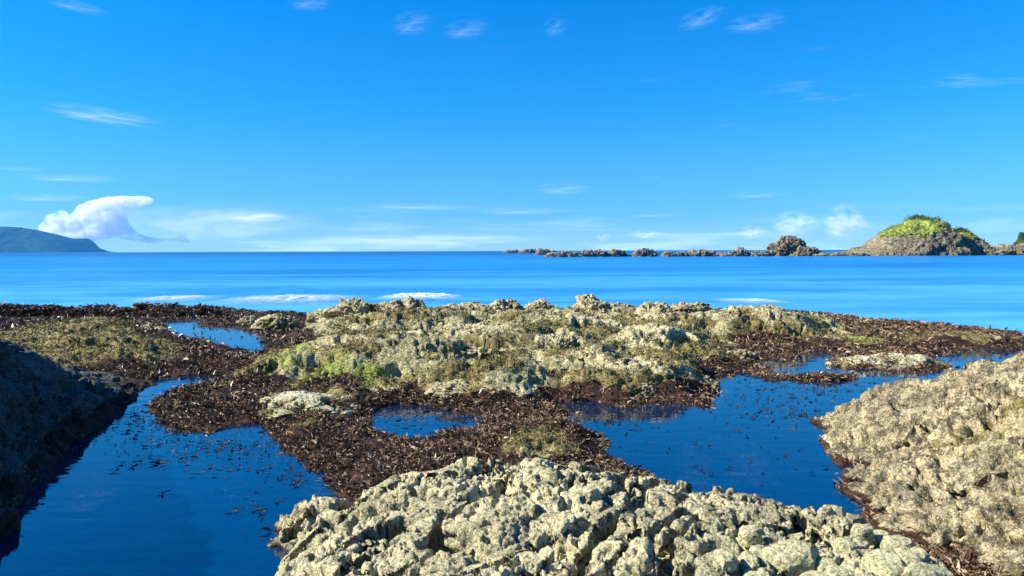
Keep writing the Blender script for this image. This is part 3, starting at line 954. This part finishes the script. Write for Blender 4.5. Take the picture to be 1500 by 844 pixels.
if BLADE_SRC:
    V_ = np.concatenate([b[0] for b in BLADE_SRC]); N_ = np.concatenate([b[1] for b in BLADE_SRC]); w_ = np.concatenate([b[2] for b in BLADE_SRC])
    r_ = np.random.default_rng(5)
    i_ = r_.choice(len(V_), 46000, p=w_ / w_.sum())
    P_ = V_[i_] + r_.normal(0, .02, (46000, 3)) * np.array([1, 1, .2])
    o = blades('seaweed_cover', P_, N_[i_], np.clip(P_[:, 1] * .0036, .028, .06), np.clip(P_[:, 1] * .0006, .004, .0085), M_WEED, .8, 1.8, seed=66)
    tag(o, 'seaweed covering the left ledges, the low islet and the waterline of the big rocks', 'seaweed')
tprob = np.clip(PLAT['turf'], 0, 1) * (1 - wd) * (sdp > .03) * (PLAT['h'] > .05)
P_, N_, D_ = sow(tprob + 1e-12, 60000, 81)
o = blades('turf_algae', P_, N_, np.clip(D_ * .0028, .012, .04), np.clip(D_ * .0007, .003, .009), M_TURF, 1.3, 1.0, seed=82)
tag(o, 'short olive algae turf on the sunlit rock platform', 'algae')


# seaweed scraps that float on the pools, every one a thing
def scrap_mesh(seed):
    r = np.random.default_rng(seed)
    V, Fc, tn = [], [], []
    V.append(np.array([0, 0, .004])); tn.append(.3)
    for k in range(r.integers(3, 7)):
        a = r.uniform(0, 6.28)
        l, w = r.uniform(.012, .034), r.uniform(.004, .009)
        D = np.array([math.cos(a), math.sin(a), r.uniform(0, .2)]); S = np.array([-math.sin(a), math.cos(a), 0.0])
        b = len(V)
        bend = S * r.normal(0, .25)
        V += [D * l * .5 + S * w + [0, 0, .003], (D + bend) * l * 1.1 + S * w * .7 + [0, 0, .005], (D + bend * 1.6) * l * 1.5, (D + bend) * l * 1.1 - S * w * .7, D * l * .45 - S * w * .9]
        Fc += [(0, b + 4, b), (b, b + 4, b + 3), (b, b + 3, b + 1), (b + 1, b + 3, b + 2)]
        tn += [r.uniform(0, 1)] * 5
    me = bpy.data.meshes.new('seaweed_scrap')
    me.from_pydata([tuple(v) for v in V], [], Fc)
    a = me.attributes.new('tint', 'FLOAT', 'POINT')
    a.data.foreach_set('value', tn)
    me.materials.append(M_SCRAP)
    return me


SCRAPS = [scrap_mesh(1000 + k) for k in range(10)]
_cnt = 0


def scatter_scraps(clusters, label, group, seed, where):
    global _cnt
    r = np.random.default_rng(seed)
    for ci, (px, py, sx, sy, n) in enumerate(clusters):
        lab = label % where[ci]
        for k in range(n):
            qx, qy = px + r.normal(0, sx), py + r.normal(0, sy)
            p = at(qx, qy, 0.008)
            sdd = min(poly_sd(np.array([p[0]]), np.array([p[1]]), pl)[0] for pl in POOLS)
            if sdd > -0.03:
                continue
            o = bpy.data.objects.new('seaweed_scrap', SCRAPS[_cnt % 10])
            _cnt += 1
            COL.objects.link(o)
            o.location = p
            s = r.uniform(.55, 1.3) * (1 + max(0, p[1] - 6) * .05)
            o.scale = (s, s, s)
            o.rotation_euler = (0, 0, r.uniform(0, 6.28))
            tag(o, lab, 'seaweed', group)


scatter_scraps([(215, 608, 22, 8, 22), (160, 628, 28, 6, 14), (240, 640, 30, 7, 20), (300, 655, 35, 8, 20), (215, 680, 22, 6, 10), (260, 672, 40, 9, 12), (345, 662, 20, 6, 8),
                (370, 690, 20, 14, 10), (375, 745, 22, 16, 7), (300, 700, 40, 12, 8), (430, 700, 18, 10, 12), (120, 640, 20, 8, 6)],
               'dark seaweed scrap on the left pool, %s', 'seaweed scraps floating on the left pool', 71,
               ['just below the tip of the seaweed point', 'beside the shaded rock', 'in the thick drift under the seaweed point', 'off the inner edge of the seaweed mat', 'in the middle, left of the main drift', 'in the middle of the main drift', 'close to the seaweed mat in its bay', 'between the mat and the pale craggy rock', 'alone beside the pale craggy rock', 'on the open water past the main drift', 'right against the mat near the pale craggy rock', 'tight along the foot of the shaded rock'])
scatter_scraps([(1150, 605, 24, 6, 18), (1105, 585, 34, 8, 16), (1195, 574, 22, 4, 14), (1130, 565, 30, 7, 12), (1240, 560, 40, 7, 10), (1330, 558, 40, 6, 12), (1425, 528, 30, 4, 12),
                (920, 625, 30, 12, 8), (870, 635, 18, 12, 8), (1050, 640, 60, 18, 8), (1100, 690, 40, 16, 6), (1180, 690, 30, 20, 6), (1130, 535, 14, 5, 6), (1200, 525, 18, 4, 6)],
               'dark seaweed scrap on the right pool, %s', 'seaweed scraps floating on the right pool', 72,
               ['in the drift off the green rock tip', 'off the lumpy mound with the dark hollow', 'in the dark clump below the seaweed islet', 'left of the seaweed islet', 'right of the seaweed islet', 'below the flat pale yellow rock', 'in the far channel behind the tan rock', 'off the shore below the lumpy mound', 'by the olive turf lump', 'on the open middle water', 'near the pale craggy rock', 'between the pale craggy rock and the tan rock', 'in the small inlet at the upper corner', 'in the inlet behind the seaweed islet'])
scatter_scraps([(600, 612, 30, 8, 14), (660, 618, 20, 5, 6)], 'dark seaweed scrap floating on the small middle pool, %s', 'seaweed scraps floating on the middle pool', 73, ['at its left end', 'at its right end'])
scatter_scraps([(330, 494, 25, 6, 10), (285, 484, 15, 4, 4)], 'dark seaweed scrap floating on the bright back pool, %s', 'seaweed scraps floating on the back pool', 74, ['in its right half', 'in its left half'])


r_ = np.random.default_rng(79)
cl_ = [(c, n) for c, n in [((215, 612, 40, 12), 160), ((270, 650, 60, 14), 170), ((380, 650, 30, 14), 120), ((430, 690, 22, 14), 90), ((1150, 600, 50, 12), 150), ((1200, 570, 60, 10), 120),
       ((900, 620, 40, 14), 70), ((1050, 650, 80, 25), 90), ((1400, 530, 50, 6), 60), ((620, 615, 40, 9), 120), ((330, 494, 30, 8), 40), ((360, 740, 25, 25), 30)]]
Q_ = np.concatenate([np.array([at(c[0] + r_.normal(0, c[2]), c[1] + r_.normal(0, c[3]), .006) for _ in range(n)]) for c, n in cl_])
sd_ = np.min([poly_sd(Q_[:, 0], Q_[:, 1], pl) for pl in POOLS], axis=0)
Q_ = Q_[sd_ < -.02]
Q_[poly_sd(Q_[:, 0], Q_[:, 1], POOL_BACK) < 0, 2] = .126
o = blades('seaweed_crumbs', Q_, np.tile([0, 0, .2], (len(Q_), 1)), np.clip(Q_[:, 1] * .004, .016, .05), np.clip(Q_[:, 1] * .0012, .005, .014), M_SCRAP, .12, 1.0, seed=78, bend=.1)
tag(o, 'tiny dark seaweed crumbs drifting on the tide pools', 'seaweed')

# ------------------------------------------------------------------ far reef, islets, headland
SEA_D = at(1100, 375.5, -0.25)[1]


def far_rock(name, label, px0, px1, ytop, d, seed, dep=None, group=None, mat=None, rough=1.2, res=(110, 44), flat=.75, ybase=None):
    w = (px1 - px0) / F * d
    yb = ybase if ybase else 367.3 + (CAM_H + .25) / d * F
    roll = -0.0035 * ((px0 + px1) / 2 - 750)
    hh = max(1.0, (yb + roll - ytop) / F * d)
    return boulder(name, label, (px0 + px1) / 2, d, -.45, w, hh, dep or max(4.0, w * .5), seed, mat or M_REEF, group, turf=0, rough=rough, res=res, flat=flat)[0]


far_rock('reef_rock', 'flat dark reef rock farthest out at the left end of the reef', 738, 764, 366.5, 640, 41)
far_rock('reef_rock', 'small dark double-topped reef rock left of the reef chain', 762, 788, 364.8, 560, 42, rough=1.6)
far_rock('reef_rock', 'dark bumpy reef rock where the pale reef starts', 783, 818, 364.6, 330, 43, rough=1.6)
far_rock('reef_rock', 'brown reef rock low in front of the dark bumpy one', 800, 848, 367.5, SEA_D, 44, rough=1.4)
far_rock('reef_rock', 'long flat pale reef rock left of the pointed one', 836, 922, 367.0, SEA_D + 6, 45, rough=1.5, res=(200, 44), dep=9)
far_rock('reef_rock', 'pointed grey reef rock with a dark top in the middle of the chain', 926, 966, 364.0, SEA_D + 4, 46, rough=1.6)
far_rock('reef_rock', 'small black reef rock right of the pointed one', 969, 990, 368.2, SEA_D + 2, 47, rough=1.4)
far_rock('reef_rock', 'little dark reef rock before the long pale row', 986, 1008, 367.6, SEA_D + 5, 48, rough=1.4)
far_rock('reef_rock', 'long pale broken reef rock left of the knob', 1002, 1062, 366.6, SEA_D + 5, 49, rough=1.6, res=(180, 44), dep=8)
far_rock('reef_rock', 'reef rock with a tiny dark peak left of the craggy knob', 1056, 1112, 365.6, SEA_D + 3, 50, rough=1.4, res=(160, 44), dep=9)
far_rock('reef_rock', 'tiny dark peak standing on the reef rock', 1077, 1091, 360.6, SEA_D + 6, 51, rough=1.6)
far_rock('reef_rock', 'low reef rock touching the left foot of the craggy knob', 1100, 1132, 367.6, SEA_D, 52, rough=1.4)
far_rock('craggy_islet', 'brown craggy knob of rock between the reef and the grassy islet', 1118, 1188, 348.0, SEA_D + 10, 53, rough=1.1, res=(170, 80), mat=M_ISLET, flat=1.05)
far_rock('reef_rock', 'rounded rock leaning on the right foot of the craggy knob', 1160, 1202, 360.5, SEA_D + 3, 54, rough=1.3, mat=M_ISLET)
far_rock('reef_rock', 'low black shelf between the craggy knob and the grassy islet', 1196, 1268, 371.0, SEA_D - 2, 55, rough=1.2, dep=10)
far_rock('rock_ledge', 'long low tan ledge running out of the picture right of the grassy islet', 1420, 1600, 361.0, SEA_D + 14, 57, rough=1.0, res=(240, 60), dep=24, mat=M_ISLET, flat=.6)
far_rock('bush_islet', 'dark bushy rock cut off by the right picture edge', 1484, 1560, 342.0, SEA_D + 40, 58, rough=1.2, mat=M_BUSH)


def grassy_islet():
    d = SEA_D + 16
    prof = np.array([(1226, 377), (1240, 373), (1255, 367), (1275, 361), (1288, 350), (1300, 343), (1312, 335.5), (1330, 327.5), (1345, 324), (1362, 324.5), (1373, 330),
                     (1378, 341), (1382, 351), (1387, 347), (1396, 344), (1408, 342.5), (1421, 344.5), (1432, 352), (1438, 360), (1446, 364), (1462, 377)], float)
    n, m = 420, 150
    px = np.linspace(1222, 1466, n)
    v = np.linspace(-1, 1, m)
    PX, Vv = np.meshgrid(px, v, indexing='ij')
    top = (377.5 - np.interp(PX, prof[:, 0], prof[:, 1])) / F * d
    dep = 15 - 4 * sst(1378, 1390, PX)
    x = (PX - 750) / F * d
    y = d + Vv * dep + 3 * sst(1378, 1390, PX)
    q = np.stack([x.ravel(), y.ravel() * 1.0, 0 * x.ravel()], 1)
    prof_v = (1 - np.abs(Vv) ** 2.2) ** 0.75
    skirt = 0.20 * (1 - np.abs(Vv) ** 6)
    z = top * np.maximum(prof_v, skirt) - 0.5
    z = z - 2.2 * np.exp(-((PX - 1382) / 3.0) ** 2) * sst(0.1, -0.3, Vv)
    P = np.stack([x, y, z], -1)
    N = grid_normals(P).reshape(-1, 3)
    Pf = P.reshape(-1, 3)
    strat = np.stack([Pf[:, 0] * .45 + Pf[:, 2] * .5, Pf[:, 1] * .3, Pf[:, 2] * .9 - Pf[:, 0] * .35], 1)
    dd = fbm(strat * .35, 950, 4) * 1.3 + relief(Pf, N, [(6.0, .45), (2.0, .18)], 951, .7)
    V = Pf + N * dd[:, None] * np.array([.8, 1, .55])
    o = mesh_obj('grassy_islet', V, grid_faces(n, m), M_ISLET, attrs={}, origin=(mx_(1330, d), d, -.5))
    tag(o, 'large brown rock islet with a green grassy top on the right horizon', 'islet')
    pyv = 422 - F * ((V[:, 2] - CAM_H) / V[:, 1]) - 54.7 - 0.0035 * (PX.ravel() - 750)
    g = fbm(Pf * .3, 960, 3) * 7
    line1 = np.interp(PX.ravel(), [1280, 1295, 1320, 1340, 1352, 1362, 1379], [343, 347, 347, 345, 339, 334, 343])
    line2 = np.interp(PX.ravel(), [1381, 1392, 1410, 1428, 1440], [350, 354, 353, 356, 362])
    for k, (a, b, ln) in enumerate([(1280, 1380, line1), (1381, 1441, line2)]):
        msk = (PX.ravel() > a) & (PX.ravel() < b) & (pyv < ln + g) & (V[:, 2] > 2)
        off = 0.30 + fbm(Pf * .9, 970, 3) * .35
        Vg = V + np.array([0, 0, 1.0]) * off[:, None]
        q_ = grid_faces(n, m)
        q_ = q_[msk[q_].all(1)]
        Vc, qc, _ = compact(Vg, q_, {})
        Vc = Vc - np.array(o.location)
        r = np.random.default_rng(980 + k)
        cap = mesh_obj('grass_cap', Vc, qc, M_GRASS, o, attrs={'tint': np.clip(.45 + .9 * fbm(Vc * .35, 985, 4) + .5 * fbm(Vc * 2, 986, 2), 0, 1)})
        ii = r.choice(len(Vc), 5000 if k == 0 else 2200)
        o2 = blades('grass_tuft', Vc[ii] + r.normal(0, .15, (len(ii), 3)), np.tile([0, 0, 1.0], (len(ii), 1)), np.full(len(ii), .22), np.full(len(ii), .14), M_GRASS, 1.4, 1.0, parent=o, seed=990 + k)
        # darker bushes along the skyline
        zz = Vc[:, 2]
        top_ = np.argsort(-zz + r.uniform(0, 2.5, len(zz)))[:max(40, len(zz) // 14)]
        jj = r.choice(top_, 900)
        blades('bush', Vc[jj] + r.normal(0, .35, (len(jj), 3)) + [0, 0, .1], np.tile([0, 0, 1.0], (len(jj), 1)), np.full(len(jj), .4), np.full(len(jj), .22), M_BUSH, 1.5, 1.0, parent=o, seed=995 + k)


grassy_islet()


def headland():
    d = 6200.0
    prof = np.array([(-420, 322), (-260, 320), (-120, 326), (0, 332.5), (30, 334), (52, 337), (78, 343), (100, 349.5), (114, 355.5), (124, 363), (132, 370), (138, 376)], float)
    n, m = 300, 70
    px = np.linspace(-420, 137, n)
    v = np.linspace(-1, 1, m)
    PX, Vv = np.meshgrid(px, v, indexing='ij')
    top = (371.2 - np.interp(PX, prof[:, 0], prof[:, 1])) / F * d
    x = (PX - 750) / F * d
    y = d + Vv * 420
    z = top * (1 - np.abs(Vv) ** 1.7) ** .8 - 2
    P = np.stack([x, y, z], -1).reshape(-1, 3)
    gul = fbm(P * np.array([.006, .003, .003]), 1001, 5) * 30 * sst(0, 60, P[:, 2])
    P[:, 1] += gul * 1.5
    P[:, 2] += fbm(P * .02, 1003, 4) * 5 * sst(0, 30, P[:, 2])
    o = mesh_obj('headland_hills', P, grid_faces(n, m), M_HEAD)
    tag(o, kind='structure')
    # the blunt knoll that ends the cape, a little farther off
    d2 = 6700.0
    for nm, pf, dp in [('headland_hills', [(96, 372), (104, 353), (112, 351.2), (122, 350.6), (129, 351), (132.5, 353.5), (136, 359), (138.5, 365), (140.5, 373)], 160),
                       ]:
        pf = np.array(pf, float)
        px = np.linspace(pf[0, 0], pf[-1, 0], 90)
        PX, Vv = np.meshgrid(px, np.linspace(-1, 1, 40), indexing='ij')
        top = (371.5 - np.interp(PX, pf[:, 0], pf[:, 1])) / F * d2
        P = np.stack([(PX - 750) / F * d2, d2 + Vv * dp, top * (1 - np.abs(Vv) ** 2) ** .7 - 2], -1).reshape(-1, 3)
        P[:, 2] += fbm(P * .03, 1007, 3) * 4 * sst(0, 30, P[:, 2])
        tag(mesh_obj(nm, P, grid_faces(90, 40), M_HEAD), kind='structure')
    boulder('sea_stack', 'tiny pointed dark sea stack at the tip of the blue headland', 143.5, 6500, -2, 32, 42, 30, 61, M_HEAD, res=(40, 24), flat=1.6)
    boulder('skerry', 'faint low skerry just off the tip of the blue headland', 166, 6500, -2, 80, 5, 40, 62, M_HEAD, res=(50, 20), rough=1.6)


headland()


# ------------------------------------------------------------------ small waves that break on the seaward edge
def wave(label, px, py, wpx, hh, dep, seed, amount=1.0):
    p = at(px, py, -0.2)
    d = p[1]
    w = wpx * d / F
    n, m = 160, 40
    u = np.linspace(-.5, .5, n); v = np.linspace(-1, 1, m)
    U, Vv = np.meshgrid(u, v, indexing='ij')
    X = p[0] + U * w
    Q = np.stack([X.ravel(), 0 * X.ravel(), 0 * X.ravel()], 1)
    Y = d + Vv * dep / 2 + fbm(Q * .9, seed, 3).reshape(n, m) * .5
    env = (np.cos(U * np.pi) ** .8) * (1 - Vv ** 2)
    Pn = np.stack([X.ravel(), Y.ravel(), 0 * X.ravel()], 1)
    z = -.235 + env.ravel() * hh * (0.9 + 0.7 * fbm(Pn * 2.2, seed + 3, 4))
    V = np.stack([X.ravel(), Y.ravel(), z], 1)
    o = mesh_obj('breaking_wave', V, grid_faces(n, m), M_FOAM, attrs={'foam': np.clip(env.ravel() * 1.15, 0, 1) ** 1.8 * amount}, origin=(p[0], d, -.25))
    tag(o, label, 'wave')


wave('white breaking wave right behind the jagged rock ridge', 615, 435, 135, .16, 3.8, 91, .75)
wave('long pale wave left of the jagged rock ridge', 425, 438, 230, .12, 6.5, 92, .38)
wave('thin foam line behind the long seaweed ledge at left', 258, 437, 130, .10, 4.5, 93, .38)
wave('thin white ripple off the broad cream mound at right', 1100, 440, 110, .06, 3.2, 94, .4)


# ------------------------------------------------------------------ clouds, far outside the haze
def cloud_material(name, dens, nscale, lo, hi, radial, stretch=(1, 1, 1), col=(1, 1, 1)):
    m, t = material(name)
    co = t.n('ShaderNodeTexCoord').outputs['Object']
    n = t.noise(t.map(co, stretch), nscale, 6, 0.62, 0.3)
    f = t.ramp(n, lo, hi)
    if radial:
        r = t.n('ShaderNodeVectorMath', {0: co}, operation='LENGTH').outputs['Value']
        f = t.math('MULTIPLY', f, t.ramp(r, 1.0, 0.2))
    v = t.n('ShaderNodeVolumePrincipled', {'Color': (*col, 1), 'Density': t.math('MULTIPLY', f, dens), 'Anisotropy': 0.0})
    out = t.n('ShaderNodeOutputMaterial')
    t.t.links.new(v.outputs[0], out.inputs['Volume'])
    return m


def ball(n=24, m=14):
    th = np.linspace(0, 2 * np.pi, n, endpoint=False); ph = np.linspace(-np.pi / 2, np.pi / 2, m)[1:-1]
    TH, PH = np.meshgrid(ph, th, indexing='ij')
    V = np.stack([np.cos(TH) * np.cos(PH), np.cos(TH) * np.sin(PH), np.sin(TH)], -1).reshape(-1, 3)
    k = len(ph)
    V = np.vstack([V, [0, 0, -1], [0, 0, 1]])
    Fc = []
    for i in range(k - 1):
        for j in range(n):
            a, b = i * n + j, i * n + (j + 1) % n
            Fc += [(a, b, b + n), (a, b + n, a + n)]
    for j in range(n):
        Fc += [(k * n, (j + 1) % n, j), (k * n + 1, (k - 1) * n + j, (k - 1) * n + (j + 1) % n)]
    return V, np.array(Fc)


BALL = ball()
M_WISP = cloud_material('wisp_cloud', 0.0021, 2.1, .47, .80, True, (.7, 1.0, 1.7))
M_CUM = cloud_material('cumulus_cloud', 0.009, .0042, .40, .56, False, (1, 1, 1.2))
M_SHEET = cloud_material('sheet_cloud', 0.0006, 2.6, .38, .72, True, (1.6, 1.0, .8))
M_PUFF = cloud_material('puff_cloud', 0.008, 2.0, .46, .66, True, (.8, 1, 1.35))


def soft_cloud(name, label, px, py, wpx, hpx, d, mat, tilt=0.0, dep=None, dens=None):
    p = atd(px, py, d)
    w, h = wpx * d / F / 2, hpx * d / F / 2
    me = bpy.data.meshes.get('cloud_hull')
    o = mesh_obj(name, BALL[0], BALL[1], mat)
    o.location = p
    o.scale = (w, dep or w * .6, h)
    o.rotation_euler = (0, tilt, 0)
    tag(o, label, 'cloud')
    return o


def cumulus(name, label, blobs, d, mat, vox):
    V, Fc, b = [], [], 0
    for px, py, rx, ry in blobs:
        p = atd(px, py, d)
        k = d / F
        V.append(BALL[0] * np.array([rx * k, (rx + ry) / 2 * k, ry * k]) + p)
        Fc.append(BALL[1] + b)
        b += len(BALL[0])
    V = np.concatenate(V)
    org = V.mean(0)
    o = mesh_obj(name, V, np.concatenate(Fc), mat, origin=org)
    md = o.modifiers.new('remesh', 'REMESH')
    md.mode = 'VOXEL'
    md.voxel_size = vox
    tag(o, label, 'cloud')
    return o


cumulus('cumulus_cloud', 'big white cumulus with an anvil top above the blue headland at left',
        [(78, 327, 13, 14), (90, 318, 11, 11), (84, 341, 18, 13), (108, 332, 11, 16), (112, 318, 10, 9), (124, 308, 13, 10), (136, 318, 18, 18), (142, 302, 18, 10), (160, 298, 22, 10),
         (182, 295, 24, 8), (204, 294, 22, 7), (158, 316, 20, 16), (150, 335, 24, 16), (174, 334, 17, 14), (170, 320, 16, 12), (186, 343, 16, 9), (120, 346, 30, 10), (178, 309, 16, 9),
         (204, 349, 14, 6), (222, 352, 16, 4.5), (246, 352, 13, 4), (266, 348, 8, 7), (270, 352, 11, 4), (100, 348, 24, 9), (192, 302, 16, 7), (64, 334, 8, 8)],
        16000.0, M_CUM, 55.0)
for nm, lb, px, py, w, h, d, mt, tl in [
    ('puff_cloud', 'small bright white puff cloud left above the craggy knob', 1103, 341, 44, 20, 15000, M_PUFF, 0),
    ('puff_cloud', 'pale broken cloud between the small puff and the grassy islet', 1165, 329, 64, 36, 15500, M_PUFF, 0),
    ('puff_cloud', 'tall soft white cloud just left of the grassy islet', 1240, 328, 66, 48, 16000, M_PUFF, .3),
    ('puff_cloud', 'little white cloud low over the middle of the far reef', 950, 344, 50, 12, 15000, M_PUFF, 0),
    ('puff_cloud', 'tiny white cloud low over the pale start of the reef', 884, 347, 26, 12, 15000, M_PUFF, 0),
    ('streak_cloud', 'short flat white cloud right of the big cumulus', 375, 318, 80, 14, 15000, M_PUFF, 0),
    ('cloud_bank', 'wide faint white cloud sheet behind and right of the big cumulus', 300, 326, 330, 44, 18000, M_SHEET, 0),
    ('cloud_bank', 'low faint cloud bank along the horizon left of the far reef', 620, 351, 360, 16, 18500, M_SHEET, 0),
    ('streak_cloud', 'long faint grey streak left of the lens cloud over the middle', 620, 303, 170, 7, 14500, M_WISP, .02),
    ('streak_cloud', 'faint flat streak just below the lens cloud', 770, 310, 150, 8, 14800, M_WISP, 0),
    ('streak_cloud', 'small faint streak right of the middle, low over the reef', 962, 315, 70, 6, 14500, M_WISP, 0),
    ('streak_cloud', 'pale grey streak alone in the sky above the craggy knob', 1112, 286, 90, 9, 14500, M_WISP, 0),
    ('streak_cloud', 'tiny grey streak right of and above the lens cloud', 958, 259, 34, 7, 14500, M_WISP, 0),
    ('streak_cloud', 'faint streak at the left edge of the picture, level with the cumulus top', 70, 290, 130, 9, 17500, M_WISP, 0),
    ('streak_cloud', 'thin pale streak above the big cumulus at left', 105, 261, 150, 10, 14000, M_WISP, .02),
    ('streak_cloud', 'thin line of cloud at the left picture edge above the cumulus', 30, 247, 90, 5, 14000, M_WISP, .03),
    ('wispy_cloud', 'slanting white wisp alone in the left sky', 150, 169, 165, 22, 13000, M_WISP, .13),
    ('wispy_cloud', 'grey-white lens cloud alone over the middle horizon', 826, 277, 90, 18, 14000, M_WISP, 0),
    ('wispy_cloud', 'broken little cloud at the top left of the middle pair', 604, 34, 62, 32, 12000, M_WISP, -.15),
    ('wispy_cloud', 'flat little cloud at the top, right one of the middle pair', 684, 43, 72, 24, 12000, M_WISP, -.1),
    ('wispy_cloud', 'small triangular cloud scrap at the top right of the middle', 814, 39, 38, 28, 12000, M_WISP, -.3),
    ('wispy_cloud', 'faint slanting wisp high at right', 1029, 26, 72, 26, 12000, M_WISP, -.3),
    ('wispy_cloud', 'faint flat wisp high at right below the slanting one', 1108, 34, 90, 22, 12000, M_WISP, -.1),
    ('wispy_cloud', 'thin wisp cut by the top picture edge left of the middle', 455, 3, 70, 22, 12000, M_WISP, 0),
    ('wispy_cloud', 'faint streak at the top left corner', 112, 9, 90, 14, 12000, M_WISP, .2),
]:
    soft_cloud(nm, lb, px, py, w * 1.25, h * 1.35, d, mt, tl)

# ------------------------------------------------------------------ haze
hz, ht = material('haze_air')
hv = ht.n('ShaderNodeVolumePrincipled', {'Color': (.08, .46, 1.0, 1), 'Density': 5.5e-5, 'Anisotropy': 0.0})
ho = ht.n('ShaderNodeOutputMaterial')
ht.t.links.new(hv.outputs[0], ho.inputs['Volume'])
x0, x1, y0, y1, z0, z1 = -7700.0, 7700.0, -60.0, 7700.0, -3.2, 330.0
hV = np.array([(x, y, z) for z in (z0, z1) for y in (y0, y1) for x in (x0, x1)])
tag(mesh_obj('haze', hV, np.array([(0, 2, 3, 1), (4, 5, 7, 6), (0, 1, 5, 4), (2, 6, 7, 3), (0, 4, 6, 2), (1, 3, 7, 5)]), hz, smooth=False), kind='stuff')
